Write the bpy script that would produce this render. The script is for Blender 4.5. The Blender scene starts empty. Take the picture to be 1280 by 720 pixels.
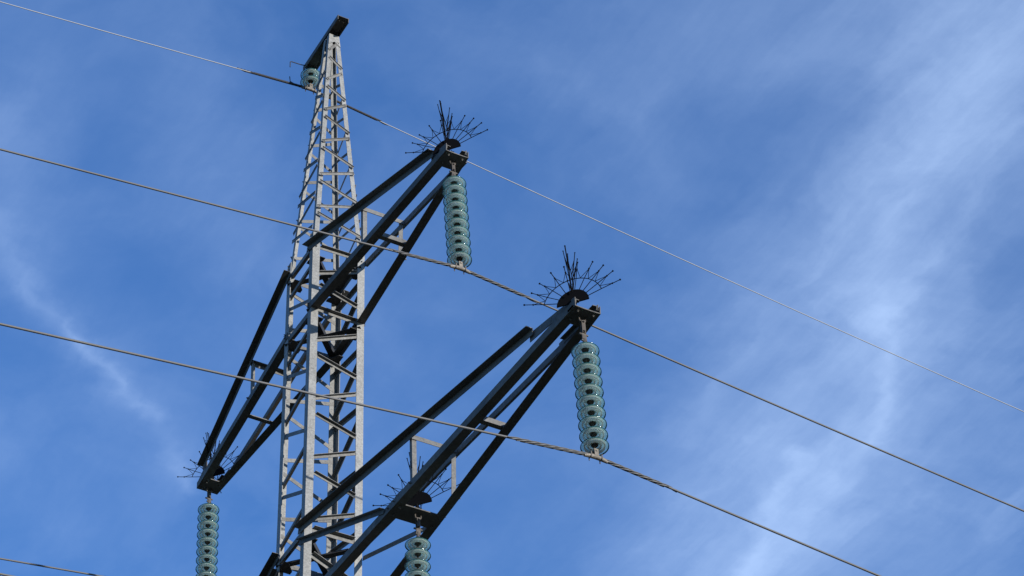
import bpy, bmesh, math, random
from mathutils import Vector, Matrix
random.seed(7)
R = math.radians
V = Vector
scene = bpy.context.scene
COL = scene.collection

# ------------------------------------------------------------------ camera
cam_d = bpy.data.cameras.new("camera")
cam_d.sensor_fit = 'HORIZONTAL'
cam_d.sensor_width = 36.0
cam_d.lens = 3712.7 / 1280.0 * 36.0
cam_d.clip_start = 0.1
cam_d.clip_end = 20000.0
cam = bpy.data.objects.new("camera", cam_d)
COL.objects.link(cam)
c_r = V((0.4752, 0.87956, -0.02348)); c_u = V((0.59542, -0.30181, 0.74457)); c_f = V((-0.64781, 0.36781, 0.66713))
M = Matrix((c_r, c_u, -c_f)).transposed().to_4x4()
M.translation = V((25.5652, -11.7911, 1.6))
cam.matrix_world = M
scene.camera = cam

# ------------------------------------------------------------------ sun and sky
SUN_EL, SUN_AZ = R(13), R(18)          # azimuth measured from +X towards +Y
sun_dir = V((math.cos(SUN_EL) * math.cos(SUN_AZ), math.cos(SUN_EL) * math.sin(SUN_AZ), math.sin(SUN_EL)))
sun_d = bpy.data.lights.new("sun", 'SUN')
sun_d.energy = 4.6
sun_d.angle = R(0.53)
sun_d.color = (1.0, 0.945, 0.87)
sun = bpy.data.objects.new("sun", sun_d)
COL.objects.link(sun)
sun.rotation_euler = sun_dir.to_track_quat('Z', 'Y').to_euler()

world = bpy.data.worlds.new("World")
scene.world = world
world.use_nodes = True
nt = world.node_tree
nt.nodes.clear()


class NB:
    """small helper for building node trees"""
    def __init__(s, tree): s.t = tree

    def n(s, typ, **kw):
        o = s.t.nodes.new(typ)
        for k, v in kw.items(): setattr(o, k, v)
        return o

    def link(s, a, b): s.t.links.new(a, b)

    def put(s, sock, v):
        if isinstance(v, bpy.types.NodeSocket): s.link(v, sock)
        else: sock.default_value = v

    def math(s, op, a, b=0.0, clamp=False):
        o = s.n('ShaderNodeMath', operation=op, use_clamp=clamp)
        s.put(o.inputs[0], a); s.put(o.inputs[1], b)
        return o.outputs[0]

    def vec(s, op, a, b=(0, 0, 0), out=0):
        o = s.n('ShaderNodeVectorMath', operation=op)
        s.put(o.inputs[0], a)
        if op == 'SCALE': s.put(o.inputs[3], b)
        else: s.put(o.inputs[1], b)
        return o.outputs['Value'] if out else o.outputs['Vector']

    def noise(s, v, scale, detail=4.0, rough=0.55, dist=0.0):
        o = s.n('ShaderNodeTexNoise')
        s.put(o.inputs['Vector'], v)
        o.inputs['Scale'].default_value = scale; o.inputs['Detail'].default_value = detail
        o.inputs['Roughness'].default_value = rough; o.inputs['Distortion'].default_value = dist
        return o

    def ramp(s, f, a, b, lo=0.0, hi=1.0, smooth=True):
        o = s.n('ShaderNodeMapRange', interpolation_type='SMOOTHSTEP' if smooth else 'LINEAR')
        s.put(o.inputs[0], f)
        for i, v in enumerate((a, b, lo, hi)): o.inputs[i + 1].default_value = v
        return o.outputs[0]

    def mixc(s, fac, a, b, mode='MIX'):
        o = s.n('ShaderNodeMix', data_type='RGBA', blend_type=mode)
        s.put(o.inputs[0], fac); s.put(o.inputs[6], a); s.put(o.inputs[7], b)
        return o.outputs[2]


b = NB(nt)
sky = b.n('ShaderNodeTexSky', sky_type='NISHITA')
sky.sun_disc = False
sky.sun_elevation = SUN_EL
sky.sun_rotation = math.pi / 2 - SUN_AZ
sky.altitude = 200.0
sky.air_density = 1.3
sky.dust_density = 0.0
sky.ozone_density = 6.0
# thin cirrus: a high layer, looked up where the view ray meets it (x/z, y/z)
tc = b.n('ShaderNodeTexCoord')
sep = b.n('ShaderNodeSeparateXYZ'); b.link(tc.outputs['Generated'], sep.inputs[0])
zc = b.math('MAXIMUM', sep.outputs[2], 0.05)
comb = b.n('ShaderNodeCombineXYZ')
b.link(b.math('DIVIDE', sep.outputs[0], zc), comb.inputs[0])
b.link(b.math('DIVIDE', sep.outputs[1], zc), comb.inputs[1])
P = comb.outputs[0]
wn = b.noise(P, 5.0, 3.0, 0.5)
warp = b.vec('SCALE', b.vec('SUBTRACT', wn.outputs['Color'], (0.5, 0.5, 0.5)), 0.06)
wn2 = b.noise(P, 26.0, 5.0, 0.6)
warp2 = b.vec('SCALE', b.vec('SUBTRACT', wn2.outputs['Color'], (0.5, 0.5, 0.5)), 0.030)
PW = b.vec('MULTIPLY', b.vec('ADD', b.vec('ADD', P, warp), warp2), (1, 1, 0))


def streak(pts, w, amp):
    """soft band along a polyline on the cirrus layer"""
    best = None
    for A, B in zip(pts[:-1], pts[1:]):
        A = V((A[0], A[1], 0)); D = V((B[0], B[1], 0)) - A
        rel = b.vec('SUBTRACT', PW, tuple(A))
        t = b.math('DIVIDE', b.vec('DOT_PRODUCT', rel, tuple(D), out=1), D.length_squared, clamp=True)
        off = b.vec('SUBTRACT', rel, b.vec('SCALE', tuple(D), t))
        d = b.vec('LENGTH', off, out=1)
        best = d if best is None else b.math('MINIMUM', best, d)
    d = b.math('DIVIDE', best, w)
    return b.math('MULTIPLY', b.math('EXPONENT', b.math('MULTIPLY', b.math('POWER', d, 1.6), -1.0)), amp)


STREAKS = [  # points on the cirrus layer, width, strength
    (((-0.663, 0.637), (-0.773, 0.676), (-0.866, 0.718), (-0.942, 0.761), (-1.066, 0.790), (-1.177, 0.825)), 0.0332, 0.250),
    (((-0.723, 0.671), (-0.822, 0.703), (-0.902, 0.743), (-0.994, 0.792)), 0.0107, 0.100),
    (((-1.017, 0.761), (-1.073, 0.776), (-1.151, 0.806)), 0.0069, 0.240),
    (((-0.895, 0.743), (-0.946, 0.768), (-0.993, 0.793)), 0.0053, 0.160),
    (((-0.929, 0.744), (-1.003, 0.774), (-1.064, 0.794)), 0.0065, 0.080),
    (((-0.896, 0.700), (-1.011, 0.729), (-1.159, 0.757)), 0.0433, 0.130),
    (((-0.935, 0.733), (-1.001, 0.733), (-1.086, 0.734)), 0.0092, 0.090),
    (((-0.934, 0.693), (-0.984, 0.692), (-1.042, 0.697)), 0.0095, 0.050),
    (((-0.741, 0.682), (-0.865, 0.747), (-1.020, 0.833)), 0.0846, 0.130),
    (((-0.668, 0.668), (-0.726, 0.687), (-0.781, 0.708)), 0.0265, 0.080),
    (((-0.762, 0.710), (-0.831, 0.748), (-0.900, 0.787)), 0.0097, 0.050),
    (((-1.040, 0.311), (-1.078, 0.347), (-1.106, 0.376), (-1.138, 0.408), (-1.160, 0.435), (-1.188, 0.471)), 0.0087, 0.095),
    (((-1.092, 0.360), (-1.115, 0.384), (-1.136, 0.408), (-1.154, 0.428)), 0.0036, 0.085),
    (((-1.060, 0.337), (-1.119, 0.396), (-1.172, 0.453)), 0.0307, 0.060),
    (((-0.970, 0.279), (-1.060, 0.337)), 0.0255, 0.050),
    (((-0.825, 0.439), (-0.820, 0.538)), 0.0371, 0.040),
    (((-1.207, 0.368), (-1.249, 0.426)), 0.0330, 0.040),
    (((-0.911, 0.349), (-1.017, 0.435)), 0.0324, 0.060),
    (((-0.908, 0.265), (-0.969, 0.293)), 0.0261, 0.040),
    (((-1.146, 0.781), (-1.060, 0.786)), 0.0291, 0.060),
    (((-0.878, 0.554), (-0.753, 0.589)), 0.0449, 0.040),
    (((-0.973, 0.507), (-1.020, 0.578)), 0.0401, 0.035),
    (((-0.937, 0.844), (-1.085, 0.905)), 0.0510, 0.060),
]
tot = None
for s_ in STREAKS:
    e = streak(*s_)
    tot = e if tot is None else b.math('ADD', tot, e)
# fibrous structure, drawn out along the bands
mp = b.n('ShaderNodeMapping'); mp.inputs['Rotation'].default_value = (0, 0, R(30)); mp.inputs['Scale'].default_value = (7.0, 34.0, 1.0)
b.link(PW, mp.inputs[0])
f1 = b.ramp(b.noise(mp.outputs[0], 1.0, 5.0, 0.55, 0.3).outputs['Fac'], 0.25, 0.75, 0.74, 1.28)
f2 = b.ramp(b.noise(PW, 13.0, 6.0, 0.58, 0.4).outputs['Fac'], 0.28, 0.75, 0.64, 1.28)
f3 = b.noise(P, 70.0, 5.0, 0.65).outputs['Fac']
fine = b.ramp(f3, 0.25, 0.75, 0.92, 1.08, False)
base = b.math('MULTIPLY', b.ramp(b.noise(PW, 6.0, 6.0, 0.55, 0.4).outputs['Fac'], 0.32, 0.78, 0.0, 1.0), 0.10)
cov = b.math('ADD', b.math('MULTIPLY', b.math('MULTIPLY', tot, f1), f2), base)
mp2 = b.n('ShaderNodeMapping'); mp2.inputs['Rotation'].default_value = (0, 0, R(24)); mp2.inputs['Scale'].default_value = (12.0, 170.0, 1.0)
b.link(b.vec('ADD', P, b.vec('SCALE', warp, 0.35)), mp2.inputs[0])
f4 = b.ramp(b.noise(mp2.outputs[0], 1.0, 4.0, 0.6).outputs['Fac'], 0.25, 0.75, 0.93, 1.08, False)
cov = b.math('MULTIPLY', b.math('MULTIPLY', cov, fine), f4)
cov = b.math('ADD', b.math('MULTIPLY', b.math('SUBTRACT', 1.0, b.math('EXPONENT', b.math('MULTIPLY', cov, -1.9))), 0.57), 0.0, clamp=True)
skyc = b.mixc(1.0, sky.outputs[0], (0.84, 0.97, 1.20, 1), 'MULTIPLY')
cl = b.mixc(cov, skyc, (4.2, 5.5, 7.7, 1))
bg = b.n('ShaderNodeBackground')
b.link(cl, bg.inputs[0]); bg.inputs[1].default_value = 0.15
out = b.n('ShaderNodeOutputWorld'); b.link(bg.outputs[0], out.inputs[0])

scene.view_settings.view_transform = 'Standard'
scene.view_settings.look = 'None'
scene.view_settings.exposure = 0.40
scene.view_settings.gamma = 1.0
scene.view_settings.use_curve_mapping = False
scene.cycles.transparent_max_bounces = 32


# ------------------------------------------------------------------ materials
def mat(name, col, rough=0.5, metal=0.0, var=0.0, scale=30.0, speck=0.0, stain=None):
    m = bpy.data.materials.new(name); m.use_nodes = True
    t = NB(m.node_tree)
    p = m.node_tree.nodes['Principled BSDF']
    p.inputs['Specular IOR Level'].default_value = 0.35
    p.inputs['Roughness'].default_value = rough; p.inputs['Metallic'].default_value = metal
    tcn = t.n('ShaderNodeTexCoord')
    vco = tcn.outputs['Object']
    c = (*col, 1)
    cur = c
    if var:
        n1 = t.noise(vco, scale * 0.12, 5.0, 0.6)
        cur = t.mixc(t.ramp(n1.outputs['Fac'], 0.3, 0.7), tuple(x * (1 - var) for x in col) + (1,), tuple(min(1, x * (1 + var)) for x in col) + (1,))
    if speck:
        vo = t.n('ShaderNodeTexVoronoi'); vo.inputs['Scale'].default_value = scale * 2.2
        t.link(vco, vo.inputs['Vector'])
        g = t.n('ShaderNodeRGBToBW'); t.link(vo.outputs['Color'], g.inputs[0])
        s1 = t.ramp(g.outputs[0], 0.15, 0.85, 1 - speck, 1 + speck, False)
        cur = t.mixc(1.0, cur, t.vec('SCALE', (1, 1, 1), s1), 'MULTIPLY')
    if var:
        oi = t.n('ShaderNodeObjectInfo')
        cur = t.mixc(1.0, cur, t.vec('SCALE', (1, 1, 1), t.ramp(oi.outputs['Random'], 0.0, 1.0, 0.80, 1.14, False)), 'MULTIPLY')
    if stain:
        n2 = t.noise(vco, scale * 0.3, 6.0, 0.7, 0.6)
        cur = t.mixc(t.ramp(n2.outputs['Fac'], 0.60, 0.78, 0.0, 0.65), cur, (*stain, 1))
    t.put(p.inputs['Base Color'], cur)
    if var or speck:
        n3 = t.noise(vco, scale, 4.0, 0.6)
        t.link(t.ramp(n3.outputs['Fac'], 0.3, 0.7, max(0, rough - 0.12), min(1, rough + 0.12)), p.inputs['Roughness'])
        bp = t.n('ShaderNodeBump'); bp.inputs['Strength'].default_value = 0.15; bp.inputs['Distance'].default_value = 0.002
        t.link(n3.outputs['Fac'], bp.inputs['Height']); t.link(bp.outputs[0], p.inputs['Normal'])
    return m


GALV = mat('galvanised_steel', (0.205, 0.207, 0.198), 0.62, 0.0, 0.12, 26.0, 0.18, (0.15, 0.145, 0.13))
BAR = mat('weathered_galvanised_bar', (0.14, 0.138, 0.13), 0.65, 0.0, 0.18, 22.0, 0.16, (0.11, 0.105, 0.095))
ARM = mat('shaded_crossarm_steel', (0.098, 0.094, 0.087), 0.7, 0.0, 0.2, 18.0, 0.12, (0.07, 0.065, 0.06))  # same galvanised steel as the legs, darkened in colour for its backlit shade
DARK = mat('dark_oxidised_steel', (0.035, 0.035, 0.036), 0.65, 0.0, 0.2, 40.0)
BIRD = mat('black_spike_steel', (0.005, 0.005, 0.006), 0.9, 0.0)
BIRD.node_tree.nodes['Principled BSDF'].inputs['Specular IOR Level'].default_value = 0.05
ALU = mat('weathered_aluminium_strand', (0.105, 0.105, 0.106), 0.55)
FITT = mat('hot_dip_fitting', (0.17, 0.15, 0.125), 0.6, 0.0, 0.25, 60.0, 0.0, (0.08, 0.06, 0.045))
EARTH = mat('bright_steel_strand', (0.32, 0.33, 0.335), 0.55)
ROD = mat('dark_armour_rod', (0.03, 0.03, 0.033), 0.6)
HANG = mat('rusty_link', (0.065, 0.055, 0.046), 0.65, 0.0, 0.3, 60.0, 0.0, (0.04, 0.03, 0.025))
GROUND = mat('dry_grass_ground', (0.020, 0.023, 0.012), 0.95, 0.0, 0.45, 3.0)

def glass(name, clear, tint, pale, thick=False):
    """thin toughened glass: lets light through with a tint, pale scatter colour stands in for refracted sunlight, glossy skin"""
    m = bpy.data.materials.new(name); m.use_nodes = True
    t = NB(m.node_tree); m.node_tree.nodes.remove(m.node_tree.nodes['Principled BSDF'])
    if thick:
        tp = t.n('ShaderNodeBsdfGlass'); tp.inputs[1].default_value = 0.06; tp.inputs[2].default_value = 1.45
    else:
        tp = t.n('ShaderNodeBsdfTransparent')
    tp.inputs[0].default_value = (*tint, 1)
    tr = t.n('ShaderNodeBsdfTranslucent'); tr.inputs[0].default_value = (*pale, 1)
    df = t.n('ShaderNodeBsdfDiffuse'); df.inputs[0].default_value = (*pale, 1)
    gl = t.n('ShaderNodeBsdfGlossy'); gl.inputs[1].default_value = 0.12
    m1 = t.n('ShaderNodeMixShader'); m1.inputs[0].default_value = 0.72
    t.link(tr.outputs[0], m1.inputs[1]); t.link(df.outputs[0], m1.inputs[2])
    m2 = t.n('ShaderNodeMixShader'); m2.inputs[0].default_value = clear
    t.link(m1.outputs[0], m2.inputs[1]); t.link(tp.outputs[0], m2.inputs[2])
    fr = t.n('ShaderNodeFresnel'); fr.inputs[0].default_value = 1.5
    m3 = t.n('ShaderNodeMixShader'); t.link(t.math('MULTIPLY', fr.outputs[0], 0.45), m3.inputs[0])
    t.link(m2.outputs[0], m3.inputs[1]); t.link(gl.outputs[0], m3.inputs[2])
    t.link(m3.outputs[0], m.node_tree.nodes['Material Output'].inputs[0])
    return m


GLASS = glass('green_glass_shell', 0.50, (0.92, 1.0, 0.97), (0.74, 0.98, 0.88))
SKIRT = glass('clear_glass_skirt', 0.80, (0.90, 0.99, 0.96), (0.60, 0.92, 0.80))
RIB = glass('sunlit_glass_rib', 0.0, (0.97, 1.0, 0.98), (0.98, 1.0, 0.97))  # near-white opaque colour paints in the bright arcs of sunlight inside the glass
RIM = bpy.data.materials.new('thick_glass_rim'); RIM.use_nodes = True
p = RIM.node_tree.nodes['Principled BSDF']
p.inputs['Base Color'].default_value = (0.012, 0.075, 0.075, 1)
p.inputs['Roughness'].default_value = 0.12
p.inputs['Transmission Weight'].default_value = 0.25


# ------------------------------------------------------------------ mesh helpers
def obj(name, bm, m, parent=None, loc=(0, 0, 0), smooth=False):
    bmesh.ops.recalc_face_normals(bm, faces=bm.faces)
    me = bpy.data.meshes.new(name); bm.to_mesh(me); bm.free()
    if smooth:
        for f in me.polygons: f.use_smooth = True
    me.materials.append(m)
    o = bpy.data.objects.new(name, me); COL.objects.link(o)
    o.location = loc
    if parent: o.parent = parent
    return o


def empty(name, loc, parent=None):
    o = bpy.data.objects.new(name, None); COL.objects.link(o); o.location = loc
    o.empty_display_size = 0.2
    if parent: o.parent = parent
    return o


def tag(o, label, cat, group=None):
    o['label'] = label; o['category'] = cat
    if group: o['group'] = group


def frame(A, B, e1):
    d = (B - A).normalized()
    x = (e1 - d * e1.dot(d)).normalized()
    return d, x


def angle(bm, A, B, e1, e2, w, th=0.008, w2=None):
    """L profile from A to B: the corner runs along the line, flanges point to e1 and e2"""
    A, B, e1, e2 = V(A), V(B), V(e1), V(e2)
    d, x = frame(A, B, e1)
    y = d.cross(x)
    if y.dot(e2) < 0: y = -y
    w2 = w2 or w
    prof = [(0, 0), (w, 0), (w, th), (th, th), (th, w2), (0, w2)]
    rings = [[bm.verts.new(Q + x * a + y * c) for a, c in prof] for Q in (A, B)]
    n = len(prof)
    for i in range(n):
        bm.faces.new((rings[0][i], rings[0][(i + 1) % n], rings[1][(i + 1) % n], rings[1][i]))
    for r_ in rings:       # split the L end cap into two quads
        bm.faces.new((r_[0], r_[1], r_[2], r_[3])); bm.faces.new((r_[0], r_[3], r_[4], r_[5]))


def box(bm, c, sx, sy, sz, ax=None):
    """box centred at c; ax = 3 axis vectors"""
    c = V(c); ax = ax or (V((1, 0, 0)), V((0, 1, 0)), V((0, 0, 1)))
    vs = []
    for i in (-1, 1):
        for j in (-1, 1):
            for k in (-1, 1):
                vs.append(bm.verts.new(c + ax[0] * (i * sx / 2) + ax[1] * (j * sy / 2) + ax[2] * (k * sz / 2)))
    for f in ((0, 1, 3, 2), (4, 6, 7, 5), (0, 4, 5, 1), (2, 3, 7, 6), (0, 2, 6, 4), (1, 5, 7, 3)):
        bm.faces.new([vs[i] for i in f])


def slab(bm, pts, nrm, th):
    """flat polygon plate given thickness along nrm"""
    nrm = V(nrm).normalized()
    a = [bm.verts.new(V(q)) for q in pts]; c = [bm.verts.new(V(q) + nrm * th) for q in pts]
    bm.faces.new(a); bm.faces.new(c[::-1])
    n = len(pts)
    for i in range(n): bm.faces.new((a[i], a[(i + 1) % n], c[(i + 1) % n], c[i]))


def tube(bm, pts, r, seg=8, caps=True):
    """round bar along a polyline; r is a number or a list"""
    pts = [V(q) for q in pts]
    rs = r if isinstance(r, (list, tuple)) else [r] * len(pts)
    rings = []
    up = V((0, 0, 1))
    d0 = (pts[1] - pts[0]).normalized()
    if abs(d0.dot(up)) > 0.95: up = V((1, 0, 0))
    x = (up - d0 * up.dot(d0)).normalized()
    for i, q in enumerate(pts):
        d = (pts[min(i + 1, len(pts) - 1)] - pts[max(i - 1, 0)]).normalized()
        x = (x - d * x.dot(d)).normalized(); y = d.cross(x)
        rings.append([bm.verts.new(q + (x * math.cos(k * 2 * math.pi / seg) + y * math.sin(k * 2 * math.pi / seg)) * rs[i]) for k in range(seg)])
    for a, c in zip(rings[:-1], rings[1:]):
        for k in range(seg): bm.faces.new((a[k], a[(k + 1) % seg], c[(k + 1) % seg], c[k]))
    if caps: bm.faces.new(rings[0][::-1]); bm.faces.new(rings[-1])


def lathe(bm, prof, seg=40, o=(0, 0, 0)):
    o = V(o)
    rings = []
    for r_, z in prof:
        if r_ < 1e-6: rings.append([bm.verts.new(o + V((0, 0, z)))])
        else: rings.append([bm.verts.new(o + V((r_ * math.cos(k * 2 * math.pi / seg), r_ * math.sin(k * 2 * math.pi / seg), z))) for k in range(seg)])
    for a, c in zip(rings[:-1], rings[1:]):
        for k in range(seg):
            k2 = (k + 1) % seg
            if len(a) == 1: bm.faces.new((a[0], c[k], c[k2]))
            elif len(c) == 1: bm.faces.new((a[k], a[k2], c[0]))
            else: bm.faces.new((a[k], a[k2], c[k2], c[k]))


def ball(bm, c, r):
    lathe(bm, [(0, -r), (r * .7, -r * .7), (r, 0), (r * .7, r * .7), (0, r)], 8, c)


def bolt(bm, c, n, r=0.013, h=0.014):
    n = V(n).normalized(); c = V(c)
    tube(bm, [c, c + n * h], r, 6); tube(bm, [c + n * h, c + n * (h + 0.012)], r * .5, 6)


# ------------------------------------------------------------------ ground
bm = bmesh.new()
N = 40; S = 6000.0
grid = {}
for i in range(N + 1):
    for j in range(N + 1):
        u = (i / N * 2 - 1); v = (j / N * 2 - 1)
        x = S * u * abs(u); y = S * v * abs(v)
        r_ = math.hypot(x, y)
        h = 0.0 if r_ < 60 else 0.004 * (r_ - 60) * math.sin(x * 0.003 + 1) * math.cos(y * 0.0025)
        grid[i, j] = bm.verts.new((x, y, h))
for i in range(N):
    for j in range(N):
        bm.faces.new((grid[i, j], grid[i + 1, j], grid[i + 1, j + 1], grid[i, j + 1]))
g = obj('ground', bm, GROUND, smooth=True)
g['kind'] = 'structure'

# ------------------------------------------------------------------ lattice tower
H1, HS, HT, HQ = 0.3826, 0.0025, 0.080, 0.9486
ZK, ZT = 27.373, 31.411
ZA1, ZB1, A1 = 26.06, 27.08, 3.60
ZA2, ZB2, A2 = 21.46, 22.61, 6.34
T1 = T2 = 0.145
ZLOW = 20.6            # below here the body flares to its feet


def hw(z):
    if z >= ZK: return H1 + (HT - H1) * (z - ZK) / (ZT - ZK)
    if z >= ZLOW: return H1 + HS * (ZK - z)
    return H1 + HS * (ZK - ZLOW) + (1.15 - H1) * (ZLOW - z) / ZLOW


CS = {'L': (-1, -1), 'F': (1, -1), 'R': (1, 1), 'B': (-1, 1)}


def corner(n, z, inset=0.0):
    h = hw(z)
    return V((CS[n][0] * (h - inset), CS[n][1] * (h * HQ - inset), z))


tower = empty('lattice_tower', (0, 0, 0))
tag(tower, 'tall galvanised steel lattice power line tower with tapered peak and sloping crossarms', 'pylon')

for n, (sx, sy) in CS.items():
    bm = bmesh.new()
    ein = (V((0, -sy, 0)), V((-sx, 0, 0)))
    LW = 0.098
    angle(bm, corner(n, 0.0), corner(n, ZLOW), ein[0], ein[1], 0.12, 0.011)
    angle(bm, corner(n, ZLOW), corner(n, ZK - 0.02), ein[0], ein[1], LW, 0.010)
    angle(bm, corner(n, ZK - 0.32, 0.0115), corner(n, ZT), ein[0], ein[1], 0.062, 0.007)
    # bolts and step of the leg splice
    for k in range(5):
        z = ZK - 0.28 + k * 0.055
        q = corner(n, z)
        bolt(bm, q + V((0, -sy * 0.045, 0)), (sx, 0, 0), 0.010)
        bolt(bm, q + V((-sx * 0.045, 0, 0)), (0, sy, 0), 0.010)
    obj('leg', bm, GALV, tower)


def brace(n1, z1, n2, z2, w=0.042, inside=True, ext=0.02, m=BAR):
    """one lacing bar between two legs, lying on the face they share"""
    c1, c2 = CS[n1], CS[n2]
    if c1[0] == c2[0]: nrm = V((c1[0], 0, 0))
    else: nrm = V((0, c1[1], 0))
    off = -0.0125 if inside else (-0.009 if nrm.y > 0 else 0.0005)
    a, c = corner(n1, z1) + nrm * off, corner(n2, z2) + nrm * off
    d = (c - a).normalized()
    ins = (0.034 if nrm.x == 0 else 0.032) if not inside else 0.012
    if nrm.x == 0: w = w * 1.22
    elif nrm.x < 0: w = w * 1.3
    a = a + d * ins; c = c - d * ins
    up = V((0, 0, 1)); up = (up - d * up.dot(d)).normalized()
    a -= up * w * .5; c -= up * w * .5
    bm = bmesh.new()
    if inside and nrm.x == 0:
        angle(bm, a + up * w, c + up * w, -up, -nrm, w, 0.006)
    elif inside:
        # vertical flange flat behind the leg flange, second flange turned outward along its top, cut back between the legs
        angle(bm, a + up * w + d * .10, c + up * w - d * .10, -up, nrm, w, 0.006)
        for q, sg in ((a, 1), (c, -1)):
            slab(bm, [q, q + d * sg * .099, q + d * sg * .099 + up * w, q + up * w], nrm, .006)
    else:
        # flat on the outside of the legs, lip turned outward at the top
        yf = nrm.x == 0
        angle(bm, a + up * w, c + up * w, -up, nrm, w, 0.0045, 0.010 if yf else 0.016)
        for q in (a, c):
            s = 1 if q is a else -1
            if not yf: bolt(bm, q + up * w * .35 + d * s * .02 + nrm * .0045, nrm, 0.008, 0.006)
    return obj('brace', bm, m, tower)


ROT = {'F': 'B', 'R': 'L', 'L': 'R', 'B': 'F'}


def both(n1, z1, n2, z2, **k):
    brace(n1, z1, n2, z2, **k); brace(ROT[n1], z1, ROT[n2], z2, **k)


# tapered top section: zigzag on each face, next faces half a panel apart
for zf in (30.99, 30.36, 29.72, 29.07, 28.40, 27.77):
    both('F', zf + .05, 'R', zf + .31, w=0.038, inside=False)
    both('F', zf - .05, 'R', zf - .27, w=0.038, inside=False)
for zf, zl in ((30.68, 30.40), (30.04, 29.75), (29.38, 29.09), (28.71, 28.43), (28.07, 27.79)):
    if zf < 30.5: both('F', zf + .035, 'L', zf + .29, w=0.038, inside=False)
    both('F', zf - .035, 'L', zf - .21, w=0.038, inside=False)
both('F', 27.45, 'L', 27.75, w=0.038, inside=False)
# straight body
for zf, zr in ((25.50, 25.86), (24.57, 24.92), (23.66, 24.0), (22.73, 23.06)):
    both('F', zf, 'R', zr)
for zf, zr in ((26.62, 26.93), (26.50, 26.27), (25.32, 25.11), (24.40, 24.17), (23.50, 23.27)):
    both('F', zf, 'R', zr)
for zf, zl in ((26.19, 26.60), (25.04, 25.48), (24.10, 24.54), (23.17, 23.59)):
    both('F', zf, 'L', zl)
for zf, zl in ((26.83, 26.76), (25.78, 25.64), (24.90, 24.69), (23.93, 23.72), (23.0, 22.79)):
    both('F', zf, 'L', zl)
both('F', 27.10, 'R', 27.12, w=0.05); both('F', 27.12, 'L', 27.13, w=0.06)
both('F', 26.06, 'R', 26.04, w=0.055); both('F', 26.02, 'L', 26.06, w=0.07)
both('F', 22.30, 'R', 21.95, w=0.06); both('F', 22.62, 'R', 22.63, w=0.065); both('F', 22.60, 'L', 22.60, w=0.065)
both('F', 21.46, 'R', 21.46, w=0.075); both('F', 21.50, 'L', 21.50, w=0.07)
both('F', 22.15, 'L', 21.85); both('F', 21.75, 'R', 21.85)
# lacing of the lower body, which runs on down to the feet
bm = bmesh.new()
z = ZLOW + 0.75
while z > 0.9:
    st = 1.0 + (ZLOW - z) * 0.04
    for n1, n2 in (('F', 'R'), ('R', 'B'), ('B', 'L'), ('L', 'F')):
        a, m_, c = corner(n1, z, .013), corner(n2, z - st / 2, .013), corner(n1, z - st, .013)
        inw = -(a + m_) * .5; inw.z = 0
        angle(bm, a, m_, V((0, 0, -1)), inw, .06, .006); angle(bm, m_, c, V((0, 0, -1)), inw, .06, .006)
    z -= st
lo = obj('lower_lacing', bm, BAR, tower)
lo['kind'] = 'stuff'
for n in CS:
    bm = bmesh.new(); q = corner(n, 0.0)
    lathe(bm, [(0, 0.35), (.28, .35), (.34, .28), (.36, -0.3), (0, -0.3)], 24, q)
    obj('footing', bm, FITT, tower)

# horizontal frames inside the body at the crossarm levels
for z in (ZA1, ZB1, ZA2 + .01, ZB2 + .02):
    bm = bmesh.new()
    i_ = 0.02
    for n1, n2 in (('F', 'B'), ('L', 'R')):
        dz = V((0, 0, -0.012 if n1 == 'F' else -0.10))
        angle(bm, corner(n1, z, i_) + dz, corner(n2, z, i_) + dz, V((0, 0, 1)), (V((-1, 0, 0)) if n1 == 'F' else V((1, 0, 0))), .075, .008)
    for n, (sx, sy) in CS.items():
        q = corner(n, z, 0.013) + V((0, 0, -0.112))
        slab(bm, [q, q + V((-sx * .20, 0, 0)), q + V((-sx * .20, -sy * .06, 0)), q + V((-sx * .06, -sy * .17, 0)), q + V((0, -sy * .17, 0))], (0, 0, -1), .008)
    obj('diaphragm', bm, DARK, tower)
# gusset plates at the peak
for sx in (-1, 1):
    bm = bmesh.new()
    zt_, zb_ = ZT, ZT - .22
    ht, hb = hw(zt_) * HQ, hw(zb_) * HQ
    xo = hw(zt_) + .004
    slab(bm, [(sx * (hw(zt_) + .002), -ht * .98, zt_), (sx * (hw(zt_) + .002), ht * .98, zt_), (sx * (hw(zb_) + .002), hb * .98, zb_), (sx * (hw(ZT - .15) + .002), 0, ZT - .14), (sx * (hw(zb_) + .002), -hb * .98, zb_)], (sx, 0, 0.06), .006)
    obj('gusset', bm, GALV, tower)

# peak bracket that carries the earth wire: an upturned channel
bm = bmesh.new()
x0, x1, yw, zb = -0.74, 0.37, 0.075, ZT + 0.09
box(bm, ((x0 + x1) / 2, 0, zb), x1 - x0, yw * 2, 0.008)
for s in (-1, 1): box(bm, ((x0 + x1) / 2, s * (yw + 0.0045), zb - .030), x1 - x0, .009, 0.085)
for x in (-.63, .30):
    for y in (-.03, .03): bolt(bm, (x, y, zb - .004), (0, 0, -1), .011, .012)
for sx in (-1, 1):
    for sy in (-1, 1): box(bm, (sx * .05, sy * .055, ZT + .043), .05, .02, .085)
obj('peak_bracket', bm, ARM, tower)


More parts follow.
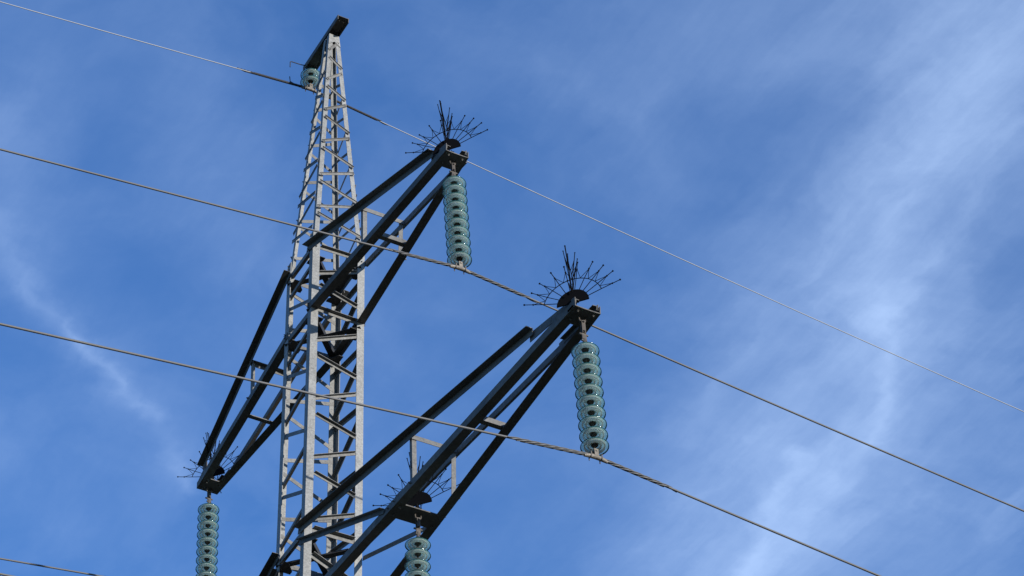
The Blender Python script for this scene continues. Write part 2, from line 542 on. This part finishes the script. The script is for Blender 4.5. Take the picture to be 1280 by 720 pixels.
# ------------------------------------------------------------------ crossarms
def crossarm(s, ZA, ZB, A, T, x_tie, z_tie, post_x, strut_x, plate_x=None):
    h = hw(ZA); hy = h * HQ
    hB = hw(ZB)
    tip_x0 = A - 0.27

    def cy(x): return hy + (T - hy) * (x - h) / (A - h)       # half spread of the chords

    def tz(x): return ZB + (z_tie - ZB) * (x - hB) / (x_tie - hB)
    bm = bmesh.new()
    # tip plate with its bolts, and small ears
    zt = ZA - .002
    pl = [(s * tip_x0, -cy(tip_x0) + .012, zt), (s * (A - .005), -T + .012, zt), (s * (A - .005), T - .012, zt), (s * tip_x0, cy(tip_x0) - .012, zt)]
    slab(bm, pl, (0, 0, 1), .0125)
    for x in (A - .05, A - .2):
        for y in (-.09, .09): bolt(bm, (s * x, y, ZA - .002), (0, 0, -1), .014, .014)
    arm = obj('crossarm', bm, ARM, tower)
    if plate_x:
        bm = bmesh.new()
        a, c = plate_x
        slab(bm, [(s * a, -cy(a) + .012, ZA - .004), (s * c, -cy(c) + .012, ZA - .004), (s * c, cy(c) - .012, ZA - .004), (s * a, cy(a) - .012, ZA - .004)], (0, 0, 1), .0145)
        for x in (a + .05, c - .05):
            for y in (-.24, .24): bolt(bm, (s * x, y * .98, ZA - .004), (0, 0, -1), .014, .02)
        obj('hanger_plate', bm, ARM, arm)
    for sy in (-1, 1):
        # lower chord: vertical flange outside, horizontal flange turned inward at the bottom
        bm = bmesh.new()
        a = V((s * (h - .09), sy * (hy + .012), ZA)); c = V((s * A, sy * (T + .004), ZA))
        angle(bm, a, c, V((0, 0, 1)), V((0, -sy, 0)), .10, .009, .105)
        for k in range(3): bolt(bm, (s * (h - .05 - .0 * k), sy * (hy + .013), ZA + .02 + .03 * k), (0, sy, 0), .011)
        if plate_x:
            xm = sum(plate_x) / 2
            for k in (-.07, .07): bolt(bm, (s * (xm + k), sy * (cy(xm) + .012), ZA + .05), (0, sy, 0), .012)
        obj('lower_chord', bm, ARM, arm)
        # upper tie: flange on top turned outward, vertical flange hanging at the inner side
        bm = bmesh.new()
        a = V((s * (hB - .12), sy * (hy + .012), tz(hB - .12) + .05)); c = V((s * x_tie, sy * (cy(x_tie) + .016), z_tie + .05))
        angle(bm, a, c, V((0, 0, -1)), V((0, sy, 0)), .085, .008, .085)
        # joint plates from the tie end down to the tip
        e = V((s * (x_tie - .10), sy * (cy(x_tie) + .002), z_tie + .03)); f = V((s * (A - .02), sy * (T - .008), ZA + .115))
        slab(bm, [e + V((0, 0, -.09)), e + V((0, 0, .03)), f + V((0, 0, .02)), f + V((0, 0, -.06))], (0, -sy, 0), .008)
        angle(bm, e + V((s * .12, -sy * .013, -.01)), f + V((0, -sy * .013, 0)), V((0, 0, -1)), V((0, -sy, 0)), .05, .006)
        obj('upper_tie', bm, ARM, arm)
        # post between chord and tie
        bm = bmesh.new()
        yy = cy(post_x)
        angle(bm, (s * post_x, sy * (yy - .012), ZA + .012), (s * (post_x), sy * (yy - .004), tz(post_x) + .02), V((0, -sy, 0)), V((-s, 0, 0)), .055, .006)
        bolt(bm, (s * post_x, sy * (yy + .012), ZA + .05), (0, sy, 0), .014, .02)
        obj('post', bm, BAR, arm)
    # cross strut at the post tops, a lower strut between the chords
    bm = bmesh.new(); zt = tz(post_x) - .03
    angle(bm, (s * (post_x + .012), -cy(post_x) + .0, zt + .055), (s * (post_x + .012), cy(post_x) - .0, zt + .055), V((0, 0, -1)), V((-s, 0, 0)), .06, .006)
    obj('strut', bm, BAR, arm)
    bm = bmesh.new()
    angle(bm, (s * strut_x, -cy(strut_x), ZA + .014), (s * strut_x, cy(strut_x), ZA + .014), V((0, 0, 1)), V((-s, 0, 0)), .065, .007)
    obj('strut', bm, BAR, arm)
    if plate_x:       # braces from the body down to the middle hanger
        for sy in (-1, 1):
            bm = bmesh.new()
            xm = plate_x[0] + .02
            a = V((s * (hB + .0), sy * (hy + .012), ZB - .15)); c = V((s * xm, sy * (cy(xm) - .012), ZA + .10))
            if sy < 0: a = V((s * (hB - .08), sy * (hy + .012), ZB - .13)); c = V((s * (xm - .03), sy * (cy(xm) + .016), ZA + .09))
            angle(bm, a, c, V((0, 0, -1)), V((0, sy, 0)), .058, .006)
            obj('brace', bm, ARM, arm)
    return arm


crossarm(1, ZA1, ZB1, A1, T1, 3.35, 26.20, 1.64, 1.92)
crossarm(-1, ZA1, ZB1, A1, T1, 3.35, 26.20, 1.64, 1.96)
crossarm(1, ZA2, ZB2, A2, T2, 5.55, 21.70, 2.95, 4.29, (2.38, 2.64))
crossarm(-1, ZA2, ZB2, A2, T2, 5.55, 21.70, 2.95, 4.29, (2.38, 2.64))


# ------------------------------------------------------------------ insulator strings
PITCH = 0.1425
SHED = [(.046, .030), (.062, .028), (.090, .019), (.115, .006), (.134, -.008), (.1395, -.010), (.1425, -.014), (.1425, -.019), (.1395, -.021), (.1355, -.017),
        (.128, -.009), (.113, .000), (.107, .003), (.105, -.024), (.100, -.029), (.096, -.025), (.092, .008), (.078, .013), (.072, .012), (.070, -.014), (.065, -.018),
        (.061, -.014), (.057, .014), (.048, .012), (.030, .008), (.018, .004), (0, .004)]
CAP = [(0, .094), (.018, .094), (.026, .088), (.030, .074), (.042, .066), (.047, .050), (.049, .032), (.044, .0295), (0, .0285)]
PIN = [(0, .0075), (.037, .0075), (.035, .000), (.022, -.004), (.013, -.016), (.0105, -.044), (.016, -.050), (.016, -.058), (0, -.060)]


def lathe_mesh(name, prof, m, seg):
    bm = bmesh.new(); lathe(bm, prof, seg)
    bmesh.ops.recalc_face_normals(bm, faces=bm.faces)
    me = bpy.data.meshes.new(name); bm.to_mesh(me); bm.free(); me.materials.append(m)
    for f in me.polygons: f.use_smooth = True
    return me


SHED_ME = lathe_mesh('glass_disc', SHED + [(0, .026), (.046, .0295)][:0], GLASS, 56)
CAP_ME = lathe_mesh('cap', CAP, DARK, 24)
PIN_ME = lathe_mesh('pin', PIN, HANG, 16)
# close the shed across the top under the cap
bm = bmesh.new(); lathe(bm, [(0, .030)] + SHED, 56)
bmesh.ops.recalc_face_normals(bm, faces=bm.faces); bm.to_mesh(SHED_ME); bm.free()
for m_ in (RIM, SKIRT, RIB): SHED_ME.materials.append(m_)
for f in SHED_ME.polygons:
    f.use_smooth = True
    r_ = math.hypot(f.center.x, f.center.y)
    f.material_index = 1 if r_ > .1345 else 2 if r_ > .107 else 3 if f.center.z < .004 and r_ > .056 else 0


def link(name, me, parent, loc=(0, 0, 0)):
    o = bpy.data.objects.new(name, me); COL.objects.link(o); o.parent = parent; o.location = loc
    return o


def insulator(loc, drop, n, tilt, label, group, clamp_slope):
    """string hung from loc; first disc drop below; own clamp at the bottom"""
    root = empty('insulator_string', loc)
    root.rotation_euler = (0, -tilt, 0)
    tag(root, label, 'insulator', group)
    # hanger: u-bolt, two links, socket
    bm = bmesh.new()
    top = drop - .11
    ring = [(0, .035 * math.cos(a_), -.03 + .035 * math.sin(a_)) for a_ in [k * math.pi / 8 for k in range(-8, 1)]]
    tube(bm, [(0, -.035, .02)] + ring + [(0, .035, .02)], .009, 8)
    if drop > .2:
        L = top - .055
        for s in (-1, 1): box(bm, (s * .014, 0, -.055 - L * .28), .008, .042, L * .56)
        tube(bm, [(-.035, 0, -.075), (.035, 0, -.075)], .011, 8)
        tube(bm, [(-.035, 0, -.055 - L * .5), (.035, 0, -.055 - L * .5)], .012, 8)
        box(bm, (0, .004, -.055 - L * .72), .014, .05, L * .42)
        tube(bm, [(0, -.05, -.055 - L * .62), (0, .05, -.055 - L * .62)], .011, 8)
        tube(bm, [(0, -.03, -.055 - L * .9), (0, .03, -.055 - L * .9)], .012, 8)
    tube(bm, [(0, 0, -top + .05), (0, 0, -top - .03)], .017, 10)
    obj('hanger', bm, HANG, root)
    for k in range(n):
        d = link('glass_disc', SHED_ME, root, (0, 0, -drop - k * PITCH))
        link('cap', CAP_ME, d); link('pin', PIN_ME, d)
    # suspension clamp: strap, boat body, keeper
    zb = -drop - (n - 1) * PITCH
    cl = zb - CLAMP_D
    bm = bmesh.new()
    tube(bm, [(0, 0, zb - .052), (0, 0, cl + .055)], .020, 10)
    for s in (-1, 1): box(bm, (s * .024, 0, cl + .035), .007, .045, .09)
    tube(bm, [(-.036, 0, cl + .055), (.036, 0, cl + .055)], .011, 8)
    ys = [-.13, -.10, -.05, 0, .05, .10, .13]
    tube(bm, [(0, y, cl - abs(y) * clamp_slope - .004 - .03 * (abs(y) / .15) ** 3 * .6) for y in ys], [.015, .020, .024, .027, .024, .020, .015], 12)
    for y in (-.06, .06):
        ub = [(.026 * math.cos(a_), y, cl + .012 + .026 * math.sin(a_)) for a_ in [k * math.pi / 8 for k in range(0, 9)]]
        tube(bm, [(.026, y, cl - .05)] + ub + [(-.026, y, cl - .05)], .006, 6)
    obj('suspension_clamp', bm, FITT, root)
    return root


CLAMP_D = 0.140
GI = 'ten disc glass insulator strings under the crossarms'


def hang(x, z, drop, n, tilt): # clamp position of a string
    L = drop + (n - 1) * PITCH + CLAMP_D
    return V((x + L * math.sin(tilt), 0, z - L * math.cos(tilt)))


S_TILT = R(4.6)
STR = {'upper': (3.475, ZA1 - .01, .40, 10, S_TILT), 'lower': (6.215, ZA2 - .01, .465, 10, R(3.6)), 'far': (-3.52, ZA1 - .01, .35, 10, R(2.5)), 'mid': (2.56, ZA2 - .01, .40, 10, R(-1.0))}
LAB = {'upper': 'green glass disc insulator string hanging from the upper right crossarm tip',
       'lower': 'largest green glass insulator string, hanging from the long lower right crossarm tip',
       'far': 'green glass disc insulator string hanging under the far left crossarm tip',
       'mid': 'green glass insulator string hanging below the middle plate of the lower right crossarm'}
for k, (x, z, dr, n, ti) in STR.items():
    insulator((x, 0, z), dr, n, ti, LAB[k], GI, 0.11)
EW = (-0.655, ZT + .075, .075 + .06, 2, 0.0)
CLAMP_D_KEEP = CLAMP_D
root = insulator((EW[0], 0, EW[1]), .17, 2, 0.0, 'short two disc glass insulator under the tower peak bracket', None, 0.12)
# arcing horns of the peak insulator
bm = bmesh.new()
zc0 = -.17 - PITCH - CLAMP_D
tube(bm, [(0, -.02, -.012), (-.02, -.14, -.02), (-.04, -.28, -.006), (-.04, -.30, -.02), (-.04, -.30, -.12)], .007, 8)
obj('arcing_horn', bm, DARK, root)
bm = bmesh.new()
tube(bm, [(0, -.05, zc0 - .01), (-.02, -.16, zc0 - .015), (-.04, -.29, zc0 + .05), (-.04, -.30, zc0 + .14)], .007, 8)
obj('arcing_horn', bm, DARK, root)


# ------------------------------------------------------------------ wires
def zwire(y, zc, sl, sr, cl, cr):
    return zc - (sl * -y - cl * y * y if y < 0 else sr * y - cr * y * y)


def wire(name, C, sl, sr, cl, cr, r, m, rod_m, l_rod, r_rod, rod_r, label, group=None, y0=-60, y1=60, pitch=.52, nst=5):
    root = empty(name, tuple(C))
    tag(root, label, 'cable', group)

    def zz(y):
        z = zwire(y, 0, sl, sr, cl, cr)
        return z - .012 * (1 - math.exp(-(y / .12) ** 2)) * 0
    ys = []
    y = y0
    while y < y1:
        ys.append(y); y += .08 if abs(y) < 1.2 else (.4 if abs(y) < 16 else 2.0)
    ys.append(y1)
    bm = bmesh.new(); tube(bm, [(0, q, zz(q)) for q in ys], r, 10)
    obj('conductor', bm, m, root, smooth=True)
    bm = bmesh.new()
    for k in range(nst):
        pts = []; y = -l_rod - .05 * k
        while y < r_rod + .05 * k:
            a_ = 2 * math.pi * (y / pitch + k / nst)
            q = r + rod_r * .75
            pts.append((q * math.cos(a_), y, zz(y) + q * math.sin(a_))); y += .012
        tube(bm, pts, rod_r, 6)
    obj('armour_rod', bm, rod_m, root, smooth=True)
    return root


GW = 'conductor cables of the power line'
c1 = hang(*STR['upper']); c2 = hang(*STR['lower']); c3 = hang(*STR['far']); c4 = hang(*STR['mid'])
wire('conductor_cable', c1, .106, .115, .0006, .0012, .0118, ALU, ALU, .70, .80, .0048, 'aluminium conductor cable clamped under the upper right insulator string', GW)
wire('conductor_cable', c2, .117, .114, .0006, .0008, .0118, ALU, ALU, .78, .72, .0048, 'aluminium conductor cable clamped under the lower right insulator string, lowest across the tower', GW)
wire('conductor_cable', c3, .130, .108, .0008, .0008, .0118, ALU, ALU, .75, .75, .0048, 'aluminium conductor cable crossing the bottom left corner below the others', GW)
wire('conductor_cable', c4, .108, .108, .0008, .0008, .0118, ALU, ALU, .75, .75, .0048, 'aluminium conductor cable clamped under the middle insulator string of the lower right crossarm', GW)
ce = V((EW[0], 0, EW[1] - .17 - PITCH - CLAMP_D))
wire('earth_wire', ce, .105, .132, .0006, .0013, .0065, EARTH, ROD, .85, .95, .0065, 'thin bright earth wire running over the tower peak', None, pitch=.30, nst=6)


# ------------------------------------------------------------------ bird spike fans
def fan_mesh(r=.54, n=10, splay=0.0):
    """half circle of rods in the local XZ plane, tips tied back to a hoop by thin prongs"""
    bm = bmesh.new()
    pos = lambda th, q: V((q * math.cos(th), 0, q * math.sin(th)))
    ths = [R(16 + k * (148 / (n - 1))) for k in range(n)]
    rh = r * .60
    hoop = [pos(R(16 + k * 148 / 36), rh) for k in range(37)]
    tube(bm, hoop, .0048, 6)
    for k, th in enumerate(ths):
        rr = r * random.uniform(.97, 1.03)
        jit = R(random.uniform(-1.2, 1.2))
        lean = V((0, random.uniform(-1, 1) * splay, 0))
        tube(bm, [pos(th, .12), pos(th, rh) + lean * .4, pos(th + jit, rr) + lean], .0045, 6)
        ball(bm, pos(th + jit, rr) + lean, .0075 if splay else .0105)
        kn = pos(th + jit * .5, r * .83) + lean * .7
        ball(bm, kn, .0065 if splay else .010)
        for sgn in (-1, 1):
            t2 = th + sgn * R(8.5)
            if R(14) < t2 < R(166): tube(bm, [kn, pos(t2, rh)], .0032, 5)
    bmesh.ops.recalc_face_normals(bm, faces=bm.faces)
    me = bpy.data.meshes.new('spike_fan'); bm.to_mesh(me); bm.free(); me.materials.append(BIRD)
    return me


FAN_ME = fan_mesh()
FAN2_ME = fan_mesh(.575, 13, .07)
bm = bmesh.new()
slab(bm, [(.175 * math.cos(a_), -.006, .175 * math.sin(a_)) for a_ in [k * math.pi / 18 for k in range(19)]], (0, 1, 0), .012)
bmesh.ops.recalc_face_normals(bm, faces=bm.faces)
HALF_ME = bpy.data.meshes.new('mounting_disc'); bm.to_mesh(HALF_ME); bm.free(); HALF_ME.materials.append(BIRD)


def bird_guard(loc, label, stem):
    root = empty('bird_spike_guard', loc)
    tag(root, label, 'bird spikes', 'bird spike fans on the crossarms')
    bm = bmesh.new()
    box(bm, (0, 0, -stem / 2 + .005), .03, .03, stem + .01); box(bm, (0, 0, -stem + .006), .10, .08, .012)
    obj('stem', bm, BIRD, root)
    a_ = R(90 - 50)
    d = link('mounting_disc', HALF_ME, root); d.rotation_euler = (0, 0, a_)
    f = link('spike_fan', FAN_ME, root); f.rotation_euler = (0, 0, a_)
    f = link('spike_fan', FAN2_ME, root, (0, 0, .012)); f.rotation_euler = (0, 0, R(90 - 125))
    return root


bird_guard((3.50, -.085, ZA1 + .11), 'black bird spike fan on the upper right crossarm tip, highest of the fans', .10)
bird_guard((A2 - .08, -.125, ZA2 + .10), 'black bird spike fan on the long lower right crossarm tip, fully against the sky', .09)
bird_guard((-3.42, 0.0, ZA1 + .13), 'black bird spike fan on the far left crossarm tip behind its ties', .115)
bird_guard((2.54, 0.0, ZA2 + .13), 'black bird spike fan above the middle plate inside the lower right crossarm', .115)
